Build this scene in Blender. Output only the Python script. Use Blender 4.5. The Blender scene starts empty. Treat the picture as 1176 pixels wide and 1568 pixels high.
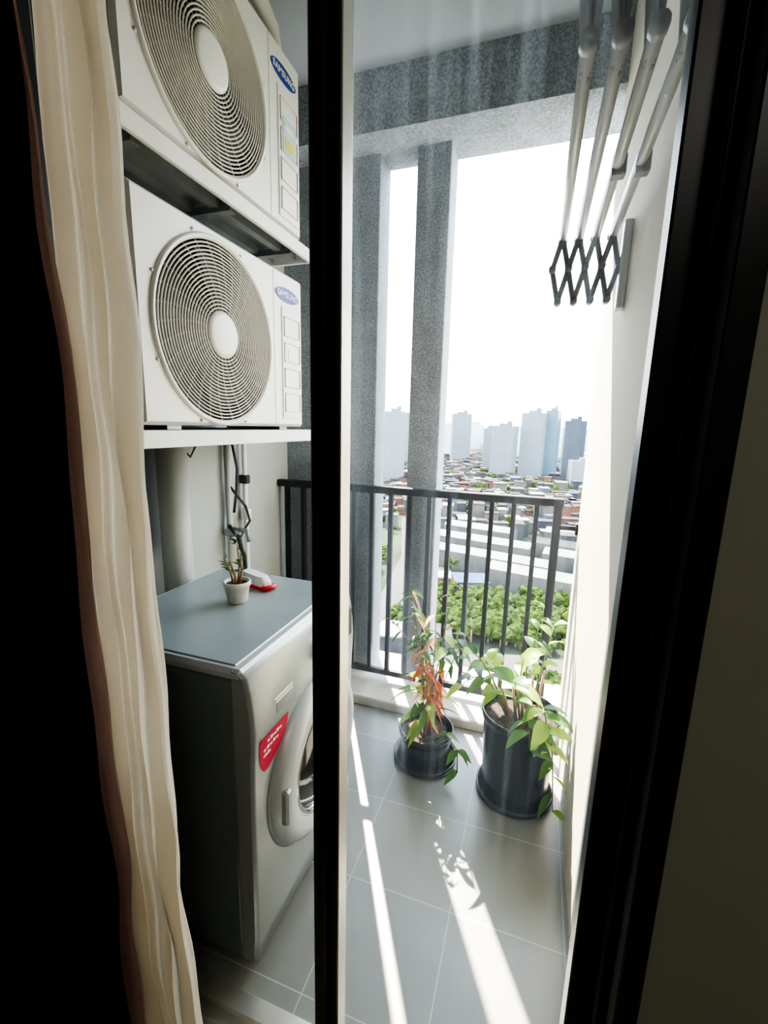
import bpy, math, random
from mathutils import Vector, Matrix
random.seed(7)
pi=math.pi
# ---------------------------------------------------------------- materials
def mat(name,col,rough=.5,metal=0,var=.08,scale=8,bump=0,bscale=60,spec=.5,coat=0,speck=0):
    m=bpy.data.materials.new(name);m.use_nodes=True
    nt=m.node_tree;b=nt.nodes['Principled BSDF']
    tc=nt.nodes.new('ShaderNodeTexCoord')
    n=nt.nodes.new('ShaderNodeTexNoise');n.inputs['Scale'].default_value=scale;n.inputs['Detail'].default_value=5
    nt.links.new(tc.outputs['Object'],n.inputs['Vector'])
    r=nt.nodes.new('ShaderNodeValToRGB')
    r.color_ramp.elements[0].position=.3;r.color_ramp.elements[1].position=.7
    r.color_ramp.elements[0].color=(*[max(0,c*(1-var)) for c in col],1)
    r.color_ramp.elements[1].color=(*[min(1,c*(1+var)) for c in col],1)
    nt.links.new(n.outputs['Fac'],r.inputs[0]);out=r.outputs[0]
    if speck:
        n3=nt.nodes.new('ShaderNodeTexNoise');n3.inputs['Scale'].default_value=130;n3.inputs['Detail'].default_value=2
        nt.links.new(tc.outputs['Object'],n3.inputs['Vector'])
        r3=nt.nodes.new('ShaderNodeValToRGB');r3.color_ramp.elements[0].position=.38;r3.color_ramp.elements[1].position=.62
        r3.color_ramp.elements[0].color=(1-speck,1-speck,1-speck,1);r3.color_ramp.elements[1].color=(1+speck,1+speck,1+speck,1)
        nt.links.new(n3.outputs['Fac'],r3.inputs[0])
        mx=nt.nodes.new('ShaderNodeMix');mx.data_type='RGBA';mx.blend_type='MULTIPLY';mx.inputs[0].default_value=1
        nt.links.new(out,mx.inputs[6]);nt.links.new(r3.outputs[0],mx.inputs[7]);out=mx.outputs[2]
    nt.links.new(out,b.inputs['Base Color'])
    b.inputs['Roughness'].default_value=rough;b.inputs['Metallic'].default_value=metal
    b.inputs['Specular IOR Level'].default_value=spec
    if coat: b.inputs['Coat Weight'].default_value=coat
    if bump:
        n2=nt.nodes.new('ShaderNodeTexNoise');n2.inputs['Scale'].default_value=bscale
        nt.links.new(tc.outputs['Object'],n2.inputs['Vector'])
        bp=nt.nodes.new('ShaderNodeBump');bp.inputs['Strength'].default_value=bump;bp.inputs['Distance'].default_value=.01
        nt.links.new(n2.outputs['Fac'],bp.inputs['Height']);nt.links.new(bp.outputs[0],b.inputs['Normal'])
    return m
def translucent(m,f,col):
    nt=m.node_tree;b=nt.nodes['Principled BSDF'];o=nt.nodes['Material Output']
    t=nt.nodes.new('ShaderNodeBsdfTranslucent');t.inputs[0].default_value=(*col,1)
    x=nt.nodes.new('ShaderNodeMixShader');x.inputs[0].default_value=f
    nt.links.new(b.outputs[0],x.inputs[1]);nt.links.new(t.outputs[0],x.inputs[2]);nt.links.new(x.outputs[0],o.inputs[0])
    return m
M={}
M['ac']=mat('ac_enamel',(.80,.80,.78),.4,var=.03,scale=4)
M['grille']=mat('ac_grille_plastic',(.60,.58,.52),.45,var=.05)
M['acdark']=mat('fan_recess_dark',(.03,.035,.035),.6)
M['blade']=mat('fan_blade_grey',(.12,.12,.12),.5)
M['blue']=mat('badge_blue',(.03,.06,.32),.3)
M['white']=mat('white_paint',(.85,.85,.83),.5,var=.03)
M['shelf']=mat('shelf_white_steel',(.78,.78,.75),.45,var=.04)
M['galv']=mat('galvanised_steel',(.30,.32,.33),.4,.5,var=.15,scale=12)
M['wallg']=mat('balcony_wall_grey_paint',(.40,.43,.42),.85,var=.05,scale=3,bump=.1)
M['wallc']=mat('balcony_wall_cream_paint',(.68,.64,.54),.85,var=.03,scale=3,bump=.1)
M['ceil']=mat('ceiling_paint',(.34,.375,.42),.9,var=.03)
M['conc']=mat('column_painted_concrete',(.245,.27,.305),.85,var=.12,scale=10,bump=.4,speck=.28)
M['curb']=mat('curb_concrete',(.50,.48,.44),.85,var=.08,scale=10,bump=.2)
M['rail']=mat('black_metal',(.020,.020,.022),.45,.2)
M['frame']=mat('black_aluminium',(.014,.016,.020),.38,.1)
M['alu']=mat('satin_aluminium',(.80,.78,.73),.35,.9,var=.05)
M['room']=mat('room_wall_grey_paint',(.42,.43,.36),.9,var=.03)
M['roomfl']=mat('room_floor_wood',(.34,.25,.17),.5,var=.3)
M['pipe']=mat('grey_pvc',(.40,.41,.39),.5,var=.05)
M['pipew']=mat('white_pvc',(.75,.74,.70),.45,var=.05)
M['dark']=mat('dark_rubber',(.03,.03,.03),.5)
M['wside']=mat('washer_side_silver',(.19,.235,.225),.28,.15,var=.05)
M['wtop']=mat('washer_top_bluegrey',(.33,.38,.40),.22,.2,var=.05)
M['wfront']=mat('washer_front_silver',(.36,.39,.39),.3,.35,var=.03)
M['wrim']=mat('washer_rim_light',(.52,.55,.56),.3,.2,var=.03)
M['chrome']=mat('chrome_ring',(.55,.57,.58),.18,.9,var=.03)
M['dglass']=mat('washer_door_glass',(.02,.022,.025),.06,0,coat=1)
M['red']=mat('label_red',(.45,.02,.06),.35)
M['red2']=mat('brush_red',(.62,.03,.04),.35)
M['bris']=mat('brush_bristles',(.8,.8,.82),.7,var=.2,scale=150)
M['potb']=mat('black_plastic_pot',(.006,.006,.007),.20,var=.2,spec=.6)
M['potw']=mat('beige_ceramic_pot',(.70,.66,.58),.5,var=.08,scale=20)
M['soil']=mat('soil',(.05,.03,.02),.95,var=.5,scale=60,bump=1)
M['stem']=mat('plant_stem',(.16,.20,.07),.6,var=.3)
M['stemb']=mat('dry_stem',(.32,.20,.10),.7,var=.3)
def leafm(n,c): return translucent(mat(n,c,.4,var=.3,scale=25),.45,tuple(min(1,x*1.6) for x in c))
M['leaf']=leafm('leaf_green',(.08,.19,.03))
M['leafy']=leafm('leaf_yellowgreen',(.27,.42,.04))
M['leafd']=leafm('leaf_dark_green',(.035,.10,.025))
M['leafo']=leafm('leaf_dry_orange',(.60,.13,.025))
M['leaft']=leafm('leaf_dry_tan',(.45,.25,.11))
M['curt']=translucent(mat('cream_curtain_fabric',(.76,.70,.59),.9,var=.02,scale=6,bump=.2,bscale=400),.38,(.84,.76,.62))
M['pink']=translucent(mat('pink_curtain_lining',(.62,.44,.42),.9),.3,(.62,.42,.40))
M['black']=mat('blackout_fabric',(.005,.005,.006),.95)
M['rack']=mat('rack_aluminium',(.55,.55,.53),.35,.4,var=.05)
M['rackd']=mat('rack_grey_metal',(.26,.265,.27),.45,.3)
M['yel']=mat('label_yellow',(.75,.62,.15),.5)
M['cyan']=mat('label_pale_blue',(.45,.68,.78),.5)
def tilemat():
    m=mat('grey_floor_tile',(.255,.258,.248),.30,var=.08,scale=5)
    nt=m.node_tree;b=nt.nodes['Principled BSDF']
    tc=nt.nodes.new('ShaderNodeTexCoord');mp=nt.nodes.new('ShaderNodeMapping')
    mp.inputs['Location'].default_value=(.127+.63,-.13+.0,0)
    br=nt.nodes.new('ShaderNodeTexBrick');br.offset=0;br.squash=1
    br.inputs['Scale'].default_value=1;br.inputs['Brick Width'].default_value=.315;br.inputs['Row Height'].default_value=.315
    br.inputs['Mortar Size'].default_value=.0017
    br.inputs['Color1'].default_value=(1,1,1,1);br.inputs['Color2'].default_value=(.94,.94,.94,1);br.inputs['Mortar'].default_value=(1.65,1.65,1.6,1)
    nt.links.new(tc.outputs['Object'],mp.inputs[0]);nt.links.new(mp.outputs[0],br.inputs[0])
    old=b.inputs['Base Color'].links[0].from_socket
    mx=nt.nodes.new('ShaderNodeMix');mx.data_type='RGBA';mx.blend_type='MULTIPLY';mx.inputs[0].default_value=1
    nt.links.new(old,mx.inputs[6]);nt.links.new(br.outputs[0],mx.inputs[7]);nt.links.new(mx.outputs[2],b.inputs['Base Color'])
    return m
M['tile']=tilemat()
def glassmat():
    m=bpy.data.materials.new('dusty_hazy_glass');m.use_nodes=True;nt=m.node_tree;nt.nodes.clear()
    N=nt.nodes.new;L=nt.links.new
    o=N('ShaderNodeOutputMaterial')
    tr=N('ShaderNodeBsdfTransparent');gl=N('ShaderNodeBsdfGlossy');gl.inputs['Roughness'].default_value=.02
    fr=N('ShaderNodeFresnel');fr.inputs[0].default_value=1.4
    m1=N('ShaderNodeMixShader');L(fr.outputs[0],m1.inputs[0]);L(tr.outputs[0],m1.inputs[1]);L(gl.outputs[0],m1.inputs[2])
    tl=N('ShaderNodeBsdfTranslucent');tl.inputs[0].default_value=(.75,.86,1,1)
    tc=N('ShaderNodeTexCoord')
    def noise(scale,rot,nscale,a,b,c,d,det=6):
        mp=N('ShaderNodeMapping');mp.inputs['Scale'].default_value=scale;mp.inputs['Rotation'].default_value=rot
        n=N('ShaderNodeTexNoise');n.inputs['Scale'].default_value=nscale;n.inputs['Detail'].default_value=det
        L(tc.outputs['Object'],mp.inputs[0]);L(mp.outputs[0],n.inputs['Vector'])
        mr=N('ShaderNodeMapRange');mr.inputs[1].default_value=a;mr.inputs[2].default_value=b;mr.inputs[3].default_value=c;mr.inputs[4].default_value=d
        L(n.outputs['Fac'],mr.inputs[0]);return mr.outputs[0]
    def op(a,b,o_='ADD'):
        x=N('ShaderNodeMath');x.operation=o_;L(a,x.inputs[0]);L(b,x.inputs[1]);return x.outputs[0]
    s1=noise((3,3,.9),(0,.2,0),1.5,.35,.75,.02,.11)
    s2=noise((55,55,2.2),(0,.22,0),1,.48,.80,0,.17)
    s2b=noise((70,70,3),(0,-.5,0),1,.55,.80,0,.12)
    s3=noise((1,1,1),(0,0,0),330,.68,.74,0,.14,2)
    s4=noise((1,1,1),(0,0,0),190,.76,.80,0,.22,1)
    sp=N('ShaderNodeSeparateXYZ');L(tc.outputs['Object'],sp.inputs[0])
    mz=N('ShaderNodeMapRange');mz.inputs[1].default_value=.4;mz.inputs[2].default_value=1.8;mz.inputs[3].default_value=.18;mz.inputs[4].default_value=1  # film thickens with height: bluish veiling haze painted in along with the dust
    L(sp.outputs[2],mz.inputs[0])
    film=op(op(op(op(s1,s2),s2b),op(s3,s4)),mz.outputs[0],'MULTIPLY')
    m2=N('ShaderNodeMixShader');L(film,m2.inputs[0]);L(m1.outputs[0],m2.inputs[1]);L(tl.outputs[0],m2.inputs[2])
    L(m2.outputs[0],o.inputs[0])
    return m
M['glass']=glassmat()

# ---------------------------------------------------------------- mesh builder
class MB:
    def __init__(s): s.v=[];s.f=[];s.m=[];s.sm=[];s.mats=[]
    def mi(s,k):
        if k not in s.mats: s.mats.append(k)
        return s.mats.index(k)
    def add(s,vs,fs,k,smooth=False):
        o=len(s.v);s.v+= [tuple(v) for v in vs];i=s.mi(k)
        for f in fs: s.f.append([o+a for a in f]);s.m.append(i);s.sm.append(smooth)
    def box(s,x0,x1,y0,y1,z0,z1,k,b=0):
        if b:
            v=[];
            def P(x,y,z): v.append((x,y,z));return len(v)-1
            X=(x0,x1);Y=(y0,y1);Z=(z0,z1);sg=(1,-1);I={}
            for a in (0,1):
                for c in (0,1):
                    for d in (0,1):
                        I[a,c,d,0]=P(X[a],Y[c]+sg[c]*b,Z[d]+sg[d]*b)
                        I[a,c,d,1]=P(X[a]+sg[a]*b,Y[c],Z[d]+sg[d]*b)
                        I[a,c,d,2]=P(X[a]+sg[a]*b,Y[c]+sg[c]*b,Z[d])
            f=[]
            for a in (0,1):
                f.append([I[a,0,0,0],I[a,1,0,0],I[a,1,1,0],I[a,0,1,0]])
                f.append([I[0,a,0,1],I[1,a,0,1],I[1,a,1,1],I[0,a,1,1]])
                f.append([I[0,0,a,2],I[1,0,a,2],I[1,1,a,2],I[0,1,a,2]])
                for c in (0,1):
                    f.append([I[a,c,0,0],I[a,c,1,0],I[a,c,1,1],I[a,c,0,1]])
                    f.append([I[a,0,c,0],I[a,1,c,0],I[a,1,c,2],I[a,0,c,2]])
                    f.append([I[0,a,c,1],I[1,a,c,1],I[1,a,c,2],I[0,a,c,2]])
                    for d in (0,1): f.append([I[a,c,d,0],I[a,c,d,1],I[a,c,d,2]])
            s.add(v,f,k);return
        v=[(x,y,z) for x in (x0,x1) for y in (y0,y1) for z in (z0,z1)]
        s.add(v,[(0,1,3,2),(4,6,7,5),(0,4,5,1),(2,3,7,6),(0,2,6,4),(1,5,7,3)],k)
    def rbox(s,c,sz,rotz,k):
        v=[];cs,sn=math.cos(rotz),math.sin(rotz)
        for x in (-1,1):
            for y in (-1,1):
                for z in (0,1):
                    a=x*sz[0]/2;b=y*sz[1]/2
                    v.append((c[0]+a*cs-b*sn,c[1]+a*sn+b*cs,c[2]+z*sz[2]))
        s.add(v,[(0,1,3,2),(4,6,7,5),(0,4,5,1),(2,3,7,6),(0,2,6,4),(1,5,7,3)],k)
    def tube(s,pts,r,k,seg=8,closed=False,caps=True,smooth=True,flat=1):
        pts=[Vector(p) for p in pts];n=len(pts);rs=r if isinstance(r,(list,tuple)) else [r]*n
        vs=[];prev=None
        for i,p in enumerate(pts):
            if closed: t=pts[(i+1)%n]-pts[i-1]
            elif i==0:t=pts[1]-p
            elif i==n-1:t=p-pts[-2]
            else:t=pts[i+1]-pts[i-1]
            t.normalize()
            if prev is None:
                a=Vector((0,0,1)) if abs(t.z)<.9 else Vector((1,0,0))
                u=t.cross(a).normalized()
            else: u=(prev-t*prev.dot(t)).normalized()
            prev=u;w=t.cross(u)
            for j in range(seg):
                an=2*pi*(j+.5)/seg
                vs.append(p+(u*math.cos(an)+w*math.sin(an)*flat)*rs[i])
        fs=[]
        for i in range(n if closed else n-1):
            for j in range(seg):
                a=i*seg+j;b=i*seg+(j+1)%seg;c=((i+1)%n)*seg+(j+1)%seg;d=((i+1)%n)*seg+j
                fs.append((a,b,c,d))
        if caps and not closed:
            fs.append(list(range(seg))[::-1]);fs.append([(n-1)*seg+j for j in range(seg)])
        s.add(vs,fs,k,smooth)
    def lathe(s,c,prof,k,axis='z',seg=40,smooth=True):
        vs=[];
        for r,h in prof:
            for j in range(seg):
                a=2*pi*j/seg;x=r*math.cos(a);y=r*math.sin(a)
                if axis=='z': vs.append((c[0]+x,c[1]+y,c[2]+h))
                elif axis=='x': vs.append((c[0]+h,c[1]+x,c[2]+y))
        fs=[]
        for i in range(len(prof)-1):
            for j in range(seg): fs.append((i*seg+j,i*seg+(j+1)%seg,(i+1)*seg+(j+1)%seg,(i+1)*seg+j))
        s.add(vs,fs,k,smooth)
    def disc(s,c,r,k,axis='x',seg=40):
        vs=[]
        for j in range(seg):
            a=2*pi*j/seg
            vs.append((c[0],c[1]+r*math.cos(a),c[2]+r*math.sin(a)) if axis=='x' else (c[0]+r*math.cos(a),c[1]+r*math.sin(a),c[2]))
        s.add(vs,[list(range(seg))],k)
    def leaf(s,p,d,L,W,k,droop=.3,n=6):
        p=Vector(p);d=Vector(d).normalized();up=Vector((0,0,1))
        sd=d.cross(up)
        if sd.length<.1: sd=Vector((random.random()-.5,random.random()-.5,0))
        sd.normalize();sd=(Matrix.Rotation(random.uniform(-.7,.7),3,d)@sd);nn=sd.cross(d)
        vs=[];
        for i in range(n+1):
            t=i/n;q=p+d*L*t+Vector((0,0,-1))*droop*L*t*t
            w=W*.5*math.sin(pi*min(1,t*.97+.03)**.8)
            vs+= [q-sd*w+nn*w*.35,q,q+sd*w+nn*w*.35]
        fs=[]
        for i in range(n):
            a=i*3;fs+=[(a,a+1,a+4,a+3),(a+1,a+2,a+5,a+4)]
        s.add(vs,fs,k,True)
    def build(s,name,bevel=0,parent=None):
        me=bpy.data.meshes.new(name);me.from_pydata(s.v,[],s.f)
        for k in s.mats: me.materials.append(M[k])
        me.polygons.foreach_set('material_index',s.m);me.polygons.foreach_set('use_smooth',s.sm);me.update()
        import bmesh
        bm=bmesh.new();bm.from_mesh(me);bmesh.ops.recalc_face_normals(bm,faces=bm.faces);bm.to_mesh(me);bm.free()
        ob=bpy.data.objects.new(name,me);bpy.context.collection.objects.link(ob)
        if parent: ob.parent=parent
        return ob
def simple(name,*a,**k):
    m=MB();m.box(*a);return m.build(name,k.get('bevel',0))

# ---------------------------------------------------------------- shell
XL,XR=-1.30,.20
simple('floor',XL-.15,.4,.56,2.38,-.18,0,'tile')
simple('wall_left',XL-.15,XL,.75,2.17,0,2.85,'wallg')
simple('wall_right',XR,.40,.75,2.06,0,2.85,'wallc')
simple('ceiling',XL-.15,.4,.56,2.38,2.85,3.0,'ceil')
simple('wall_beam',XL,.4,2.02,2.17,2.62,2.85,'conc')
m=MB();m.box(XL,.40,1.90,2.38,0,.05,'curb',.006);m.build('curb_ledge')
m=MB();m.box(-.61,-.455,2.17,2.32,.05,2.85,'conc',.004);m.build('concrete_column')
m=MB();m.box(-.945,-.785,2.17,2.32,.05,2.85,'conc',.004);m.build('concrete_column')
m=MB();m.box(-1.45,-1.046,2.17,2.32,.05,2.85,'conc',.004);m.build('concrete_column')
simple('trim_lintel',XL-.15,.4,2.17,2.32,2.62,2.85,'conc')
simple('wall_front_right',.190,1.8,.545,.75,0,2.85,'room')
simple('wall_front_left',-2.0,-1.0,.56,.75,0,2.85,'room')
simple('wall_front_header',-1.0,.19,.56,.75,2.42,2.85,'room')
simple('wall_back',-2.0,1.8,-2.6,-2.5,0,2.85,'room')
simple('wall_room_left',-2.1,-2.0,-2.6,.75,0,2.85,'room')
simple('wall_room_right',1.8,1.9,-2.6,.75,0,2.85,'room')
simple('floor_room',-2.0,1.8,-2.5,.56,-.1,0,'roomfl')
simple('ceiling_room',-2.0,1.8,-2.5,.56,2.85,2.95,'room')

# ---------------------------------------------------------------- sliding door
m=MB()
m.box(.162,.190,.538,.72,0,2.42,'frame',.002)
m.box(.150,.162,.575,.60,0.02,2.40,'frame',.002)
m.box(.118,.156,.610,.650,.03,2.38,'frame',.003)
m.box(-1.0,-.96,.56,.72,0,2.42,'frame',.002)
m.box(-.96,.162,.56,.72,2.37,2.42,'frame',.002)
m.box(-.96,.162,.57,.71,0,.018,'alu',.002)
for y in (.595,.63,.665): m.box(-.96,.162,y-.003,y+.003,.018,.034,'alu')
m.box(-.313,-.290,.585,.625,.03,2.38,'frame',.003)
m.box(-.300,-.273,.598,.636,.03,2.38,'frame',.002)
m.box(-.2735,-.2705,.601,.636,.03,2.38,'alu',.0008)
m.box(-.273,.125,.615,.645,.034,.10,'frame',.003)
m.box(-.273,.125,.615,.645,2.30,2.37,'frame',.003)
door=m.build('door_1')
m=MB();m.add([(-.272,.63,.09),(.12,.63,.09),(.12,.63,2.31),(-.272,.63,2.31)],[(0,1,2,3)],'glass')
g=m.build('glass_pane',parent=door)

# ---------------------------------------------------------------- AC units
def ac(zb):
    m=MB();y0,y1=.858,1.645;z0,z1=zb,zb+.545;xf=-.91;xb=-1.19
    xs=xf-.012;ins=.010
    cy,cz=1.160,zb+.263;R=.250
    vs=[(xb,y0,z0),(xb,y1,z0),(xb,y1,z1),(xb,y0,z1),(xs,y0,z0),(xs,y1,z0),(xs,y1,z1),(xs,y0,z1),
        (xf,y0+ins,z0+ins),(xf,y1-ins,z0+ins),(xf,y1-ins,z1-ins),(xf,y0+ins,z1-ins)]
    m.add(vs,[(0,1,2,3),(0,4,5,1),(1,5,6,2),(2,6,7,3),(3,7,4,0),(4,8,9,5),(5,9,10,6),(6,10,11,7),(7,11,8,4)],'ac')
    ya,yb,za,zc=y0+ins,y1-ins,z0+ins,z1-ins
    angs=[2*pi*i/72 for i in range(72)]+[math.atan2(z-cz,y-cy)%(2*pi) for y in (ya,yb) for z in (za,zc)]
    angs=sorted(angs);n=len(angs);vs=[]
    for a in angs:
        c,s_=math.cos(a),math.sin(a)
        t=min([(yb-cy)/c if c>1e-9 else (ya-cy)/c if c<-1e-9 else 9,(zc-cz)/s_ if s_>1e-9 else (za-cz)/s_ if s_<-1e-9 else 9])
        vs+=[(xf,cy+R*c,cz+R*s_),(xf,cy+t*c,cz+t*s_)]
    m.add(vs,[(2*i,2*i+1,2*((i+1)%n)+1,2*((i+1)%n)) for i in range(n)],'ac')
    m.lathe((xf,cy,cz),[(R,0),(R-.004,-.09)],'acdark','x',64)
    m.disc((xf-.09,cy,cz),R,'acdark')
    m.lathe((xf,cy,cz),[(R+.012,.0005),(R+.009,.008),(R+.001,.008),(R-.003,-.002)],'ac','x',72)
    for b in range(3):
        a0=b*2*pi/3+.4;vs=[]
        for i in range(7):
            for j in range(5):
                r=.05+(R-.07)*j/4;a=a0+i/6*1.1+.35*j/4
                vs.append((xf-.075+.045*i/6,cy+r*math.cos(a),cz+r*math.sin(a)))
        m.add(vs,[(i*5+j,i*5+j+1,(i+1)*5+j+1,(i+1)*5+j) for i in range(6) for j in range(4)],'blade',True)
    m.lathe((xf-.03,cy,cz),[(.05,-.05),(.05,.0),(.0,.004)],'blade','x',24)
    nr=20
    for i in range(nr):
        r=.064+(R-.066)*i/(nr-1)
        dome=.006*(1-(r/R)**2)
        m.tube([(xf+.001+dome,cy+r*math.cos(2*pi*j/64),cz+r*math.sin(2*pi*j/64)) for j in range(64)],.0027,'grille',5,closed=True)
    for i in range(30):
        a=2*pi*i/30;pts=[]
        for j in range(7):
            r=.055+(R-.053)*j/6;aa=a+.28*j/6
            pts.append((xf-.003+.006*(1-(r/R)**2),cy+r*math.cos(aa),cz+r*math.sin(aa)))
        m.tube(pts,.0022,'grille',5)
    m.lathe((xf,cy,cz),[(.066,.003),(.064,.011),(.052,.014),(.0,.015)],'ac','x',40)
    for i in range(8):
        a=2*pi*i/8+.39
        m.lathe((xf,cy+(R+.018)*math.cos(a),cz+(R+.018)*math.sin(a)),[(.005,0),(.004,.004),(0,.005)],'grille','x',10)
    m.box(xf-.002,xf+.004,1.492,1.628,zb+.03,zb+.425,'ac',.003)
    for k in range(4):
        z=zb+.055+k*.09
        for (a,b,c,d) in ((1.505,1.615,z,z+.003),(1.505,1.615,z+.066,z+.069),(1.505,1.508,z,z+.069),(1.612,1.615,z,z+.069)):
            m.box(xf+.003,xf+.007,a,b,c,d,'grille')
    for y in (.95,1.5): m.box(xb+.02,xf-.02,y,y+.05,z0-.011,z0+.002,'galv')
    by,bz=1.535,zb+.468
    vs=[(xf+.003,by+.078*math.cos(2*pi*i/32),bz+.024*math.sin(2*pi*i/32)) for i in range(32)]
    vb=[(xf-.001,v[1],v[2]) for v in vs]
    m.add(vs+vb,[list(range(32))]+[(i,(i+1)%32,32+(i+1)%32,32+i) for i in range(32)],'blue')
    m.box(xf-.001,xf+.0012,1.444,1.446,z0+.012,z1-.012,'grille')
    if zb>2:
        m.box(xf+.004,xf+.006,1.52,1.60,zb+.24,zb+.345,'cyan');m.box(xf+.006,xf+.0068,1.53,1.59,zb+.25,zb+.285,'yel')
        m.box(xf+.006,xf+.0068,1.535,1.585,zb+.30,zb+.33,'white')
    else:
        m.box(xf+.004,xf+.0055,1.53,1.60,zb+.245,zb+.285,'white')
    ob=m.build('air_conditioner_outdoor_unit')
    cu=bpy.data.curves.new('badge_text','FONT');cu.body='SAMSUNG';cu.size=.027;cu.space_character=1.12;cu.align_x='CENTER';cu.align_y='CENTER';cu.extrude=.0006;cu.offset=.0005;cu.materials.append(M['white'])
    t=bpy.data.objects.new('badge_text',cu);bpy.context.collection.objects.link(t)
    t.location=(xf+.0035,by,bz);t.rotation_euler=(pi/2,0,pi/2);t.parent=ob
ac(1.387);ac(2.077)
def shelf(zt):
    m=MB()
    m.box(XL,-.90,.84,1.72,zt-.006,zt,'galv')
    m.box(-.912,-.898,.84,1.72,zt-.045,zt,'shelf',.002)
    m.box(XL,-.912,.84,.852,zt-.042,zt-.002,'shelf',.002)
    m.box(XL,-.912,1.708,1.72,zt-.042,zt-.002,'shelf',.002)
    for x in (-1.0,-1.1,-1.2): m.box(x,x+.03,.852,1.708,zt-.03,zt-.006,'galv')
    for y in (.9,1.25,1.6):
        m.box(XL,-.93,y,y+.03,zt-.042,zt-.02,'galv')
    return m.build('air_conditioner_shelf')
shelf(1.375);shelf(2.065)
m=MB()
m.tube([(-.99,.95,2.79),(-.99,1.35,2.79),(-.99,1.52,2.775),(-.985,1.585,2.73),(-.985,1.60,2.68),(-.985,1.60,2.623)],.028,'pipew',16)
m.tube([(-.99,1.44,2.785),(-.99,1.47,2.782)],.032,'pipew',16)
m.tube([(-.985,1.60,2.67),(-.985,1.60,2.64)],.032,'pipew',16)
m.tube([(-.99,.95,2.79),(-.99,.95,2.85)],.02,'pipew',12)
m.build('drain_conduit')

# ---------------------------------------------------------------- pipes under shelf
m=MB();m.tube([(-1.225,1.26,0),(-1.225,1.26,1.325)],.052,'pipe',24);m.build('drain_pipe')
m=MB();m.tube([(-1.25,1.09,0),(-1.25,1.09,1.325)],.040,'wallg',20);m.build('drain_pipe')
m=MB()
m.tube([(-1.27,1.74,0),(-1.27,1.74,1.325)],.011,'pipew',10)
m.tube([(-1.27,1.62,0),(-1.27,1.62,1.325)],.014,'pipe',10)
m.tube([(-1.26,1.62,1.12),(-1.24,1.70,1.02),(-1.235,1.72,.95),(-1.25,1.66,.88),(-1.26,1.62,.86)],.006,'dark',8)
m.tube([(-1.26,1.60,.95),(-1.22,1.61,.90),(-1.22,1.63,.84),(-1.22,1.65,.80),(-1.22,1.66,.6)],.009,'dark',8)
m.box(-1.29,-1.22,1.60,1.64,.90,.93,'galv',.004);m.tube([(-1.25,1.62,.93),(-1.18,1.62,.93),(-1.17,1.62,.88)],.01,'galv',10)
m.box(-1.29,-1.25,1.725,1.755,.95,1.0,'white',.003);m.box(-1.29,-1.25,1.725,1.755,1.12,1.16,'dark',.003)
m.tube([(-1.26,1.64,1.325),(-1.25,1.66,1.2),(-1.25,1.65,1.1),(-1.26,1.64,1.0)],.006,'dark',8)
m.tube([(-1.285,1.35,1.32),(-1.285,1.42,1.26),(-1.285,1.45,1.30)],.004,'dark',6)
m.build('water_tap')

# ---------------------------------------------------------------- washing machine
m=MB()
y0,y1=.75,1.335
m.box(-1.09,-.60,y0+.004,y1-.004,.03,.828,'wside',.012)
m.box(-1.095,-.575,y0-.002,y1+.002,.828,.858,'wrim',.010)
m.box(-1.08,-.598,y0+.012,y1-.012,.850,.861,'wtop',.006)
prof=[(-.602,.855),(-.575,.850),(-.565,.838),(-.556,.80),(-.550,.75),(-.547,.70),(-.548,.655),(-.551,.61),(-.553,.55),(-.556,.12),(-.559,.10),(-.562,.045),(-.602,.045)]
def fx(z):
    for (xa,za),(xb_,zb_) in zip(prof[1:],prof[2:]):
        if zb_<=z<=za: return xa+(xb_-xa)*(za-z)/(za-zb_)
    return -.56
n=len(prof);vs=[]
ys=[(y0,.010),(y0+.004,.003),(y0+.010,0),(y1-.010,0),(y1,.010)]
for y,i in ys:
    for x,z in prof: vs.append((x-(i if x>-.6 else 0),y,z))
fs=[];nr_=len(ys)
for r in range(nr_-1):
    for j in range(n-1): fs.append((r*n+j,r*n+j+1,(r+1)*n+j+1,(r+1)*n+j))
m.add(vs,fs,'wfront',True)
m.add(vs[:n],[list(range(n))],'wfront');m.add(vs[(nr_-1)*n:],[list(range(n))],'wfront')
m.box(-.5525,-.5465,y0+.02,y0+.205,.683,.686,'galv')
m.box(-.556,-.548,.835,.925,.692,.744,'wrim',.004)
m.box(-.552,-.5465,.842,.918,.700,.732,'galv',.002)
m.box(-.555,-.545,1.20,1.31,.70,.80,'dark',.003)
m.lathe((-.555,1.08,.76),[(.036,0),(.034,.026),(.028,.030),(0,.031)],'chrome','x',30)
for k in range(4): m.box(-.555,-.547,1.14,1.16,.71+k*.024,.72+k*.024,'wrim')
cy,cz=1.045,.455
m.lathe((-.556,cy,cz),[(.238,0),(.238,.012),(.228,.03),(.205,.045),(.180,.047),(.165,.040),(.160,.028)],'wrim','x',64)
m.lathe((-.556,cy,cz),[(.165,.040),(.158,.043),(.150,.036),(.146,.024)],'chrome','x',64)
m.lathe((-.556,cy,cz),[(.150,.026),(.12,.042),(.06,.054),(0,.057)],'dglass','x',48)
m.lathe((-.556,cy,cz),[(.246,0),(.246,.005),(.238,.006)],'galv','x',64)
m.box(-.530,-.507,y0+.070,y0+.095,cz-.05,cz+.05,'wfront',.006)
rows=[(.675,.768,.895),(.66,.768,.893),(.645,.768,.888),(.63,.769,.880),(.615,.772,.868),(.600,.777,.850),(.588,.783,.825),(.580,.790,.805)]
lv=[];nc=6
for z,a,b in rows:
    for i in range(nc+1): lv.append((fx(z)+.0015,a+(b-a)*i/nc,z))
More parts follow.
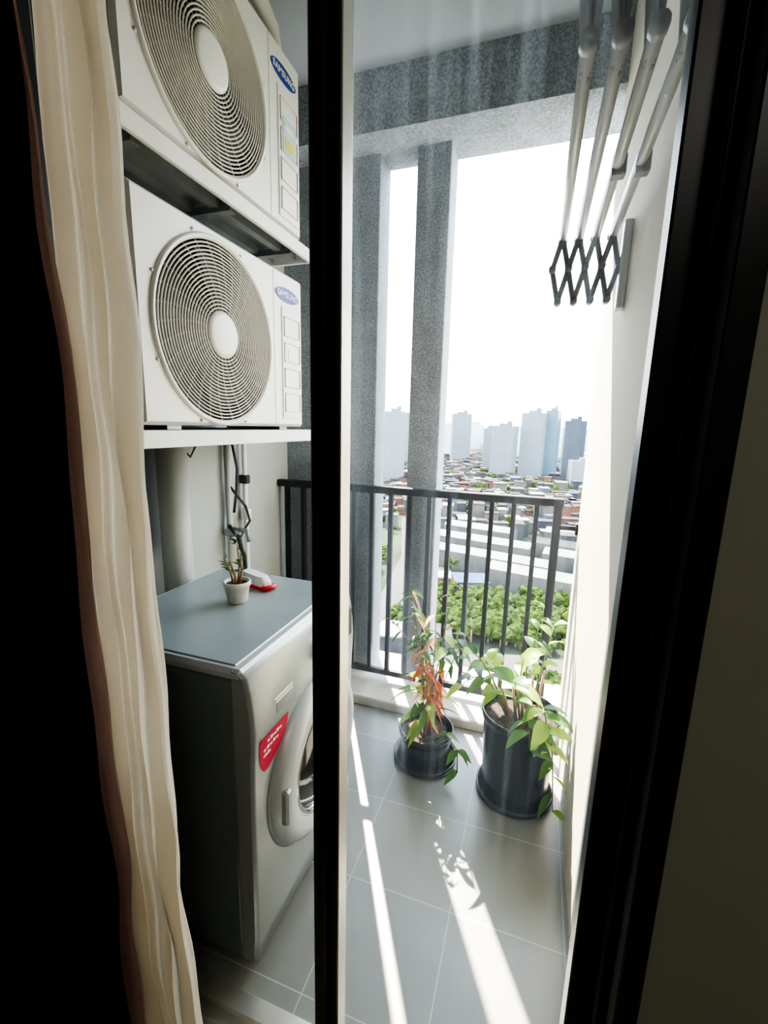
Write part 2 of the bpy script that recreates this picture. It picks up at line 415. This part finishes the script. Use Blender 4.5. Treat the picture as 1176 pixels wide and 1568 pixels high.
m.add(lv,[(r*(nc+1)+i,r*(nc+1)+i+1,(r+1)*(nc+1)+i+1,(r+1)*(nc+1)+i) for r in range(len(rows)-1) for i in range(nc)],'red',True)
for k,(z,a,b) in enumerate([(.655,.800,.865),(.638,.785,.85),(.622,.785,.815)]):
    for q in range(5):
        aa=a+(b-a)*q/5;m.box(fx(z)+.001,fx(z)+.0026,aa,aa+(b-a)/5*.7,z,z+.004+.003*(q%2),'white')
for x in (-1.05,-.64):
    for y in (y0+.05,y1-.05): m.lathe((x,y,0),[(.0,0),(.022,0),(.022,.012),(.012,.014),(.012,.04)],'dark','z',16)
m.build('washing_machine')

m=MB();px,py,pz=-.826,1.075,.861
m.lathe((px,py,pz),[(0,0),(.026,0),(.030,.005),(.037,.052),(.041,.054),(.041,.066),(.036,.067),(.034,.056),(0,.054)],'potw','z',32)
m.disc((px,py,pz+.057),.035,'soil','z',24)
for i in range(4):
    a=i*1.7;bx,by=px+.010*math.cos(a),py+.010*math.sin(a);h=.075+.05*random.random()
    tp=(bx+.02*math.cos(a+.5)-.012,by+.03*math.sin(a),pz+.06+h)
    m.tube([(bx,by,pz+.055),((bx+tp[0])/2+.006,(by+tp[1])/2,pz+.055+h*.5),tp],[.004,.003,.0015],'stemb',6)
    for k in range(8):
        t=.45+.55*k/7;q=(bx+(tp[0]-bx)*t,by+(tp[1]-by)*t,pz+.055+h*t)
        an=random.random()*6.3
        m.leaf(q,(math.cos(an),math.sin(an),.5),.026,.008,'leafd' if k%3 else 'leaf',.2,4)
m.build('potted_succulent')
m=MB();c=Vector((-.845,1.215,.861));d=Vector((.93,-.36,0)).normalized();s_=Vector((d.y,-d.x,0))
def bp(u,v,w): return tuple(c+d*u+s_*v+Vector((0,0,w)))
for u0,u1,hw,z0,z1,k in ((-.095,.052,.024,.008,.040,'bris'),(-.10,.06,.028,0,.012,'red2')):
    vs=[];n=20
    for z,sc in ((z0,1),((z0+z1)/2,1.0),(z1,.78)):
        for i in range(n):
            a=2*pi*i/n;cu=math.copysign(abs(math.cos(a))**.6,math.cos(a));sn=math.copysign(abs(math.sin(a))**.6,math.sin(a))
            vs.append(bp((u0+u1)/2+(u1-u0)/2*cu*sc,hw*sn*sc,z))
    fs=[(r*n+i,r*n+(i+1)%n,(r+1)*n+(i+1)%n,(r+1)*n+i) for r in range(2) for i in range(n)]+[list(range(n)),[2*n+i for i in range(n)]]
    m.add(vs,fs,k,False)
m.tube([bp(.050,-.024,.008),bp(.062,-.018,.010),bp(.068,0,.012),bp(.062,.018,.010),bp(.050,.024,.008)],.008,'red2',8)
m.build('scrubbing_brush')

# ---------------------------------------------------------------- railing
m=MB();ry=2.08
m.box(-1.30,.135,ry-.022,ry+.022,1.068,1.103,'rail',.003)
m.box(-1.29,.125,ry-.012,ry+.012,.085,.115,'rail',.002)
x=-1.25
while x<.08:
    m.box(x-.010,x+.010,ry-.013,ry+.013,.11,1.07,'rail');x+=.098
m.box(.095,.130,ry-.02,ry+.02,.05,1.07,'rail',.002)
m.box(.13,.215,ry-.010,ry+.006,.965,.985,'rail');m.box(.19,.21,ry-.03,ry+.01,.95,1.0,'rail')
m.build('balcony_railing')

# ---------------------------------------------------------------- drying rack
m=MB()
xs=[.022,.066,.110,.154]
Y=1.50
for i in range(4):
    xa=xs[i];xm=xa-.022;xp=xa+.022
    m.tube([(xm,Y,1.86),(xa,Y,1.945)],.0075,'rackd',6);m.tube([(xa,Y+.008,1.945),(xp,Y+.008,1.86)],.0075,'rackd',6)
    m.tube([(xm,Y+.008,1.86),(xa,Y+.008,1.770)],.0075,'rackd',6);m.tube([(xa,Y,1.770),(xp,Y,1.86)],.0075,'rackd',6)
    m.tube([(xa,Y-.012,1.770),(xa,Y+.016,1.770)],.0105,'rackd',8);m.tube([(xm,Y-.012,1.86),(xm,Y+.016,1.86)],.0105,'rackd',8)
    m.tube([(xa,Y-.012,1.945),(xa,Y+.016,1.945)],.0105,'rackd',8)
m.box(.178,.20,Y-.02,Y+.02,1.74,1.97,'rack',.003)
Y=.85
for i in range(4):
    xa=xs[i];xm=xa-.022;xp=xa+.022
    m.tube([(xa,Y,1.935),(xm+.008,Y,2.10)],.0085,'rackd',6);m.tube([(xa,Y+.012,1.935),(xp-.008,Y+.012,2.10)],.0085,'rackd',6)
    m.tube([(xm+.008,Y,2.10),(xa,Y,2.26)],.0085,'rackd',6);m.tube([(xp-.008,Y+.012,2.10),(xa,Y+.012,2.26)],.0085,'rackd',6)
m.box(.178,.20,Y-.02,Y+.03,1.90,2.30,'rack',.003)
m.box(.15,.185,Y,Y+.012,1.94,1.955,'rackd',.002)
for x in xs:
    m.tube([(x,.80,1.945),(x,1.53,1.945)],.0115,'rack',10)
    m.tube([(x,.812,1.945),(x,.792,1.945)],.0135,'rackd',10)
    m.tube([(x,1.525,1.945),(x,1.535,1.945)],.0135,'rackd',10)
for x in (.10,.145):
    m.box(x,x+.028,1.14,1.17,1.925,1.965,'rackd',.003)
m.build('wall_drying_rack')

# ---------------------------------------------------------------- potted plants
def pot(c,r,h,name,sauc):
    m=MB()
    m.lathe((*c,0),[(0,0),(sauc*.9,0),(sauc,.008),(sauc,.028),(sauc-.006,.028),(sauc-.010,.01),(0,.01)],'potb','z',48)
    m.lathe((*c,.01),[(0,0),(r*.86,0),(r*.88,.01),(r*.95,h-.05),(r*.97,h-.035),(r*1.0,h-.033),(r*1.03,h-.012),(r*1.02,h-.004),(r*.98,h-.004),(r*.94,h-.02),(r*.93,h-.045)],'potb','z',48)
    m.lathe((*c,.01),[(r*.935,h-.04),(r*.5,h-.028),(0,h-.035)],'soil','z',32)
    return m
c=(-.345,1.66)
m=pot(c,.112,.145,'p',.133)
zt=.12
for i in range(7):
    a=random.random()*6.3;rr=.04*random.random();bx,by=c[0]+rr*math.cos(a),c[1]+rr*math.sin(a)
    h=[.62,.5,.42,.56,.35,.3,.46][i];lx=random.uniform(-.06,.06);ly=random.uniform(-.04,.04)
    pts=[(bx+lx*t*t+.012*math.sin(5*t+i),by+ly*t,zt+h*t) for t in [j/6 for j in range(7)]]
    m.tube(pts,[.005-.0035*j/6 for j in range(7)],'stemb' if i%2 else 'stem',6)
    for k in range(int(h*40)):
        t=random.uniform(.15,1);j=min(5,int(t*6));q=Vector(pts[j]).lerp(Vector(pts[j+1]),t*6-j)
        an=random.random()*6.3
        low=q.z<.45
        mk=random.choice(['leafo','leaft','leafo','leaft','leafy'] if low else ['leaf','leafd','leaft','leaf'])
        m.leaf(q,(math.cos(an),math.sin(an)*.8,random.uniform(-.9,.3)),random.uniform(.045,.09),random.uniform(.012,.024),mk,.7)
for k in range(12):
    an=random.uniform(2.6,6.8);q=(c[0]+.03*math.cos(an),c[1]+.03*math.sin(an),zt+random.uniform(.05,.25))
    m.leaf(q,(math.cos(an),math.sin(an),.35),random.uniform(.09,.15),.034,random.choice(['leaf','leafy','leafd']),.6,7)
def spray(base,tip,bend,nl,L,W,mats,kst='stemb'):
    b=Vector(base);t_=Vector(tip);pp=[]
    for j in range(7):
        t=j/6;q=b.lerp(t_,t);q.z+=bend*math.sin(pi*t);pp.append(q)
    m.tube(pp,[.003-.0018*j/6 for j in range(7)],kst,5)
    for k in range(nl):
        t=.5+.5*k/max(1,nl-1);j=min(5,int(t*6));q=pp[j].lerp(pp[j+1],t*6-j);an=random.random()*6.3
        m.leaf(q,(math.cos(an),math.sin(an),random.uniform(-.4,.6)),L,W,random.choice(mats),.4,5)
spray((c[0]-.02,c[1],zt+.2),(c[0]-.10,c[1]+.02,.72),0,8,.05,.014,['leaf','leafd'])
spray((c[0]+.02,c[1],zt+.2),(c[0]+.08,c[1]+.03,.78),0,7,.05,.014,['leaf','leafd','leaft'])
spray((c[0],c[1],zt+.25),(c[0]-.17,c[1]-.02,.62),.03,6,.06,.014,['leaf','leafd'])
spray((c[0]+.02,c[1]-.02,zt+.1),(c[0]+.14,c[1]+.02,.58),.02,7,.07,.022,['leaf','leafd'],'stem')
pts=[(c[0]+.05,c[1]-.05,.13),(c[0]+.10,c[1]-.09,.20),(c[0]+.15,c[1]-.10,.15),(c[0]+.155,c[1]-.11,.06)]
m.tube(pts,.003,'stem',6)
for k in range(8):
    q=Vector(pts[1+k%3]);an=random.random()*6.3;m.leaf(q,(math.cos(an),math.sin(an),-.2),.06,.032,'leaf',.5)
m.build('potted_plant')
c=(.025,1.61)
m=pot(c,.140,.345,'p',.145)
zt=.33
def frond(base,tip,bend,k1,nl,L,W,mats):
    b=Vector(base);t_=Vector(tip);pts=[]
    for j in range(9):
        t=j/8;q=b.lerp(t_,t);q.z+=bend*math.sin(pi*t);pts.append(q)
    m.tube(pts,[.0045-.003*j/8 for j in range(9)],k1,6)
    for k in range(nl):
        t=.25+.75*k/(nl-1);j=min(7,int(t*8));q=pts[j].lerp(pts[j+1],t*8-j) if j<8 else pts[8]
        d=(t_-b).normalized();sd=d.cross(Vector((0,0,1)))
        if sd.length<.2: sd=Vector((math.cos(k*2.4),math.sin(k*2.4),0))
        sd.normalize();sg=1 if k%2 else -1
        dd=sd*sg*random.uniform(.6,1)+d*random.uniform(.3,.8)+Vector((0,0,random.uniform(-.2,.3)))
        m.leaf(q,dd,L*random.uniform(.8,1.15),W*random.uniform(.8,1.15),random.choice(mats),.45,6)
G=['leaf','leafy','leafd'];
frond((c[0]-.02,c[1],zt),(.075,1.66,.75),.0,'stem',9,.085,.030,['leaf','leafd'])
frond((c[0]+.03,c[1],zt),(.12,1.72,.66),.0,'stem',8,.08,.035,['leaf','leafy'])
frond((c[0]-.05,c[1],zt),(-.26,1.58,.56),.10,'stem',9,.095,.034,['leaf','leafd','leafy'])
frond((c[0]-.05,c[1]-.02,zt),(-.20,1.62,.40),.09,'stem',7,.09,.04,G)
frond((c[0],c[1]-.03,zt),(-.02,1.50,.52),.06,'stem',6,.12,.055,['leafy','leaf'])
frond((c[0]-.06,c[1]+.02,zt),(-.10,1.66,.50),.04,'stem',6,.11,.05,['leafy'])
frond((c[0]-.02,c[1]-.02,zt),(.02,1.58,.58),.02,'stem',5,.12,.05,['leafy'])
frond((c[0]+.05,c[1]-.05,zt),(.12,1.44,.36),.10,'stem',8,.10,.055,G)
frond((c[0]+.08,c[1]-.06,zt),(.155,1.42,.12),.14,'stem',9,.07,.04,['leaf','leafy'])
frond((c[0]+.02,c[1]-.08,zt),(.06,1.42,.36),.06,'stem',5,.10,.055,['leaf','leafd'])
for i in range(5): m.tube([(c[0]-.03+.02*i,c[1]-.03,zt-.02),(c[0]-.07+.035*i,c[1]-.04+.01*i,zt+.12+.02*i)],[.007,.004],'stemb',6)
m.v=[(min(v[0],.194-.02*max(0,v[0]-.194)),v[1],v[2]) for v in m.v]
m.build('potted_plant')

# ---------------------------------------------------------------- curtains
def curtain(name,k,xl,xr,Y,amp,folds,z0=.02,z1=2.7,ns=110,nz=60,ph=0):
    m=MB();vs=[]
    for iz in range(nz+1):
        z=z0+(z1-z0)*iz/nz;a,b=xl(z),xr(z)
        for i in range(ns+1):
            s_=i/ns
            w=math.sin(2*pi*folds*s_+ph+.35*math.sin(z*1.3))+.35*math.sin(2*pi*folds*2.3*s_+z*.9)+.08*math.sin(2*pi*folds*5.1*s_+z*1.2)
            x=a+(b-a)*s_+.006*math.sin(z*9+s_*14)*(s_)+.003*math.sin(z*23+s_*5)
            vs.append((x,Y+amp*w/1.4+.002*math.sin(z*17+s_*9),z))
    w=ns+1
    m.add(vs,[(i*w+j,i*w+j+1,(i+1)*w+j+1,(i+1)*w+j) for i in range(nz) for j in range(ns)],k,True)
    return m.build(name)
curtain('sheer_curtain','curt',lambda z:-.675+.03*max(0,.7-z),lambda z:-.542+.06*max(0,.7-z),.508,.021,3.6)
curtain('lining_curtain','pink',lambda z:-.70+.02*max(0,.9-z),lambda z:-.610+.02*max(0,.9-z)-.05*max(0,z-1.35),.465,.006,1.5,ns=30)
curtain('blackout_curtain','black',lambda z:-1.75,lambda z:-.592+.03*max(0,.8-z),.425,.020,9)
m=MB();m.tube([(-1.9,.46,2.72),(.4,.46,2.72)],.014,'frame',10);m.tube([(-1.85,.46,2.72),(-1.85,.46,2.85)],.01,'frame',8);m.tube([(.3,.46,2.72),(.3,.46,2.85)],.01,'frame',8);m.build('curtain_rod')

# ---------------------------------------------------------------- city
GZ=-70
CF=.20
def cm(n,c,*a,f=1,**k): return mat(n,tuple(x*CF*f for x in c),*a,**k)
M['ground']=cm('city_ground',(.17,.21,.12),.95,var=.5,scale=.03,spec=.1)
M['asph']=cm('asphalt',(.34,.34,.33),.9,var=.1,scale=.1,spec=.1)
M['tree']=cm('tree_foliage',(.15,.24,.035),.9,var=.7,scale=.9,spec=.05)
M['roofw']=cm('metal_roof_pale',(.95,.96,.98),.7,var=.12,scale=.1,spec=.1)
M['roofb']=cm('roof_brown',(.25,.16,.12),.8,var=.3,scale=.2,spec=.1)
M['roofg']=cm('roof_grey',(.20,.21,.23),.8,var=.3,scale=.2,spec=.1)
M['roofbl']=cm('roof_blue',(.10,.24,.50),.7,var=.2,scale=.2,spec=.1)
M['housew']=cm('house_wall',(.44,.43,.40),.8,var=.2,scale=.2,spec=.1)
M['twl']=cm('tower_pale_concrete',(.75,.86,.98),.7,var=.06,scale=.1,spec=.1)
M['twd']=cm('tower_window_band',(.17,.24,.34),.4,var=.1,scale=.3,spec=.1)
M['twb']=cm('tower_blue_glass',(.40,.68,.90),.3,var=.1,scale=.3,spec=.2)
M['twk']=cm('tower_dark',(.20,.27,.38),.5,var=.1,scale=.1,spec=.2)
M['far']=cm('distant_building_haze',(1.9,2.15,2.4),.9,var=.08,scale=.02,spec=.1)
M['pinkw']=cm('house_pink_wall',(.65,.30,.20),.8,var=.2,scale=.2,spec=.1)
m=MB();m.box(-5000,5000,23,9000,GZ-2,GZ,'ground');m.build('ground')
occ=[]
def free(x,y,r):
    for a,b,c in occ:
        if (x-a)**2+(y-b)**2<(r+c)**2: return False
    return True
def tower(cx,cy,w,d,top,rot,body,band,fins=5):
    occ.append((cx,cy,max(w,d)*.75))
    m=MB();H=top-GZ;m.rbox((cx,cy,GZ),(w,d,H),rot,band)
    nf=int(H/5.2);cs,sn=math.cos(rot),math.sin(rot)
    for i in range(nf): m.rbox((cx,cy,GZ+H*i/nf),(w+1.0,d+1.0,H/nf*.42),rot,body)
    for i in range(fins+1):
        u=-w/2+w*i/fins
        m.rbox((cx+u*cs,cy+u*sn,GZ),(1.9,d+1.8,H+.5),rot,body)
    for i in range(4):
        u=-d/2+d*i/3
        m.rbox((cx-u*sn,cy+u*cs,GZ),(w+1.8,1.9,H+.5),rot,body)
    m.rbox((cx,cy,top),(w*.5,d*.5,4),rot,body);m.rbox((cx+w*.2*cs,cy+w*.2*sn,top),(w*.2,d*.3,7),rot,body)
    m.build('high_rise_tower')
tower(-6,650,26,20,22,-.25,'twl','twd')
tower(19,668,14,20,26,-.25,'twb','twd',fins=3)
tower(-42,630,28,18,4,-.25,'twl','twd')
tower(-72,720,14,16,0,.1,'twl','twd')
tower(51,720,27,20,14,.05,'twk','twd',fins=4)
tower(-145,900,34,24,27,.3,'twl','twd')
tower(-158,505,20,16,17,.2,'twl','twd')
tower(-195,560,20,18,12,.2,'twl','twd')
tower(-130,570,14,16,-8,.2,'twl','twd')
tower(-215,760,30,24,20,.2,'twl','twd')
tower(62,600,40,30,-36,.1,'twl','twd')
tower(150,760,40,30,22,.1,'twl','twd')
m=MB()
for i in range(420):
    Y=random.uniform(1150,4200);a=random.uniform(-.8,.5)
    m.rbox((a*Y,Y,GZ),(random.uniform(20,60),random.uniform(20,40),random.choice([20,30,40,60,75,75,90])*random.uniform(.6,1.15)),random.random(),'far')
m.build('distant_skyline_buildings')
m=MB()
def gable(cx,cy,w,L,h,rot,k):
    cs,sn=math.cos(rot),math.sin(rot);nseg=max(1,int(w/12))
    for t in range(-3,4): occ.append((cx-t/6*L*sn,cy+t/6*L*cs,w*.75))
    for s_ in range(nseg):
        u0=-w/2+w*s_/nseg;u1=-w/2+w*(s_+1)/nseg;um=(u0+u1)/2;vs=[]
        for v in (-L/2,L/2):
            for u,z in ((u0,0),(u1,0),(u1,h),(um,h+2.2),(u0,h)): vs.append((cx+u*cs-v*sn,cy+u*sn+v*cs,GZ+z))
        m.add(vs,[(0,1,2,3,4),(5,9,8,7,6),(0,4,9,5),(1,6,7,2)],'housew');m.add(vs,[(2,7,8,3),(3,8,9,4)],k)
gable(16,198,13,64,9,1.35,'roofw');gable(-20,222,12,66,9,1.35,'roofw');gable(30,232,12,44,10,1.35,'roofw');gable(-24,252,13,54,9,1.35,'roofw')
gable(24,258,12,40,9,1.35,'roofg');gable(-30,284,14,44,9,1.35,'roofw');gable(28,290,13,36,9,1.35,'roofw');gable(-100,250,26,40,9,.4,'roofw');gable(-96,205,16,26,9,.4,'pinkw')
m.build('warehouse')
m=MB()
def road(pts,w):
    vs=[]
    for i,p in enumerate(pts):
        if i<len(pts)-1:
            q=pts[i+1];L_=math.dist(p,q);k=max(1,int(L_/5))
            for j in range(k): occ.append((p[0]+(q[0]-p[0])*j/k,p[1]+(q[1]-p[1])*j/k,w*.65))
        q=Vector(pts[min(i+1,len(pts)-1)])-Vector(pts[max(i-1,0)]);q.normalize();n=Vector((-q.y,q.x,0))*w/2;p=Vector(p);vs+=[p-n,p+n,p-n-Vector((0,0,.8)),p+n-Vector((0,0,.8))]
    for i in range(len(pts)-1):
        a=i*4;m.add([vs[a],vs[a+1],vs[a+5],vs[a+4]],[(0,1,2,3)],'asph');m.add([vs[a],vs[a+4],vs[a+6],vs[a+2]],[(0,1,2,3)],'roofw');m.add([vs[a+1],vs[a+5],vs[a+7],vs[a+3]],[(0,1,2,3)],'roofw')
road([(-90,60,GZ+1),(-60,110,GZ+1),(-50,160,GZ+1),(-60,230,GZ+1),(-90,330,GZ+1)],12)
road([(-52,104,GZ+1),(-30,122,GZ+1),(0,132,GZ+1),(40,138,GZ+1),(120,146,GZ+1)],10)
road([(-35,60,GZ+1),(-28,90,GZ+1),(-10,106,GZ+1),(40,113,GZ+1)],6)
m.build('road')
m=MB();n=0
for i in range(6500):
    Y=random.uniform(95,1100) if i%4 else random.uniform(90,320);a=random.uniform(-.62,.30)
    X=a*Y
    if 138<Y<184 and -42<X<50: continue
    if 80<Y<132 and X>-25: continue
    w=random.uniform(6,14);d=random.uniform(6,12);h=random.choice([4,5,7,9,11,14]);r=random.choice([.2,.25])+random.uniform(-.05,.05)
    if not free(X,Y,max(w,d)*.6): continue
    if Y<350: occ.append((X,Y,max(w,d)*.5))
    m.rbox((X,Y,GZ),(w,d,h),r,random.choice(['housew','housew','roofg','pinkw']))
    m.rbox((X,Y,GZ+h),(w+1,d+1,.6),r,random.choice(['roofw','roofb','roofg','roofb','roofg','roofbl','housew','roofw']))
m.build('low_rise_houses')
import bmesh
bm=bmesh.new();bmesh.ops.create_icosphere(bm,subdivisions=2,radius=1);bv=[v.co.copy() for v in bm.verts];bf=[[v.index for v in f.verts] for f in bm.faces];bm.free()
m=MB()
def tree(x,y,r):
    if not free(x,y,r*.9): return
    for k in range(6):
        ox,oy,oz=random.uniform(-.7,.7)*r,random.uniform(-.7,.7)*r,random.uniform(-.3,.5)*r
        s_=r*random.uniform(.3,.6)
        m.add([(x+ox+v.x*s_*random.uniform(.6,1.35),y+oy+v.y*s_*random.uniform(.6,1.35),GZ+r*1.3+oz+v.z*s_*random.uniform(.6,1.35)) for v in bv],bf,'tree')
    m.tube([(x,y,GZ),(x,y,GZ+r*1.3)],.3,'stemb',5)
for i in range(330):
    Y=random.uniform(141,184);X=random.uniform(-42,48);tree(X,Y,random.uniform(1.8,4.2))
for i in range(110): tree(random.uniform(-22,45),random.uniform(80,128),random.uniform(2,4))
for i in range(160):
    Y=random.uniform(186,330);tree(random.uniform(-.42,.2)*Y,Y,random.uniform(2.5,5))
for i in range(300):
    Y=random.uniform(300,900);tree(random.uniform(-.5,.2)*Y,Y,random.uniform(3,7))
m.build('tree_canopy')

# ---------------------------------------------------------------- light
w=bpy.data.worlds.new('sky');bpy.context.scene.world=w;w.use_nodes=True;nt=w.node_tree
bg=nt.nodes['Background'];tc=nt.nodes.new('ShaderNodeTexCoord');sp=nt.nodes.new('ShaderNodeSeparateXYZ');rp=nt.nodes.new('ShaderNodeValToRGB')
nt.links.new(tc.outputs['Generated'],sp.inputs[0]);nt.links.new(sp.outputs[2],rp.inputs[0]);nt.links.new(rp.outputs[0],bg.inputs[0])
rp.color_ramp.elements[0].color=(1,.99,.97,1);rp.color_ramp.elements[1].color=(.68,.85,1,1);rp.color_ramp.elements[1].position=.7
bg.inputs[1].default_value=7
sl=bpy.data.lights.new('sun','SUN');sl.energy=30;sl.color=(1,.90,.76);sl.angle=.009
so=bpy.data.objects.new('sun',sl);bpy.context.collection.objects.link(so)
el=math.radians(51);az=math.radians(28.8)
d=Vector((math.sin(az)*math.cos(el),-math.cos(az)*math.cos(el),-math.sin(el)))
so.rotation_euler=d.to_track_quat('-Z','Y').to_euler();so.location=(-20,40,40)
m=MB();m.lathe((.6,-.9,2.77),[(0,0),(.14,.005),(.16,.03),(.16,.075),(0,.08)],'white','z',32);fill_lamp=m.build('added_fill_lamp')  # unseen fixture with point light, added to lift the dark right room wall
pl=bpy.data.lights.new('added_fill_light','POINT');pl.energy=9;pl.color=(1,.95,.86);pl.shadow_soft_size=.12
po=bpy.data.objects.new('added_fill_light',pl);bpy.context.collection.objects.link(po);po.location=(.6,-.9,2.6);po.parent=fill_lamp

# ---------------------------------------------------------------- camera
f=695.1;yaw,pit,rol=math.radians(18.56),math.radians(11.01),math.radians(1.39)
F=Vector((-math.sin(yaw)*math.cos(pit),math.cos(yaw)*math.cos(pit),-math.sin(pit)))
R=Vector((math.cos(yaw),math.sin(yaw),0));U=R.cross(F)
R2=R*math.cos(rol)+U*math.sin(rol);U2=-R*math.sin(rol)+U*math.cos(rol)
cam=bpy.data.cameras.new('camera');co=bpy.data.objects.new('camera',cam);bpy.context.collection.objects.link(co)
mt=Matrix((R2,U2,-F)).transposed().to_4x4();mt.translation=(0,0,1.4);co.matrix_world=mt
cam.sensor_fit='HORIZONTAL';cam.sensor_width=36;cam.lens=f/1200*36;cam.clip_start=.02;cam.clip_end=12000
sc=bpy.context.scene;sc.camera=co
sc.view_settings.view_transform='AgX';sc.view_settings.look='AgX - High Contrast';sc.view_settings.exposure=.65
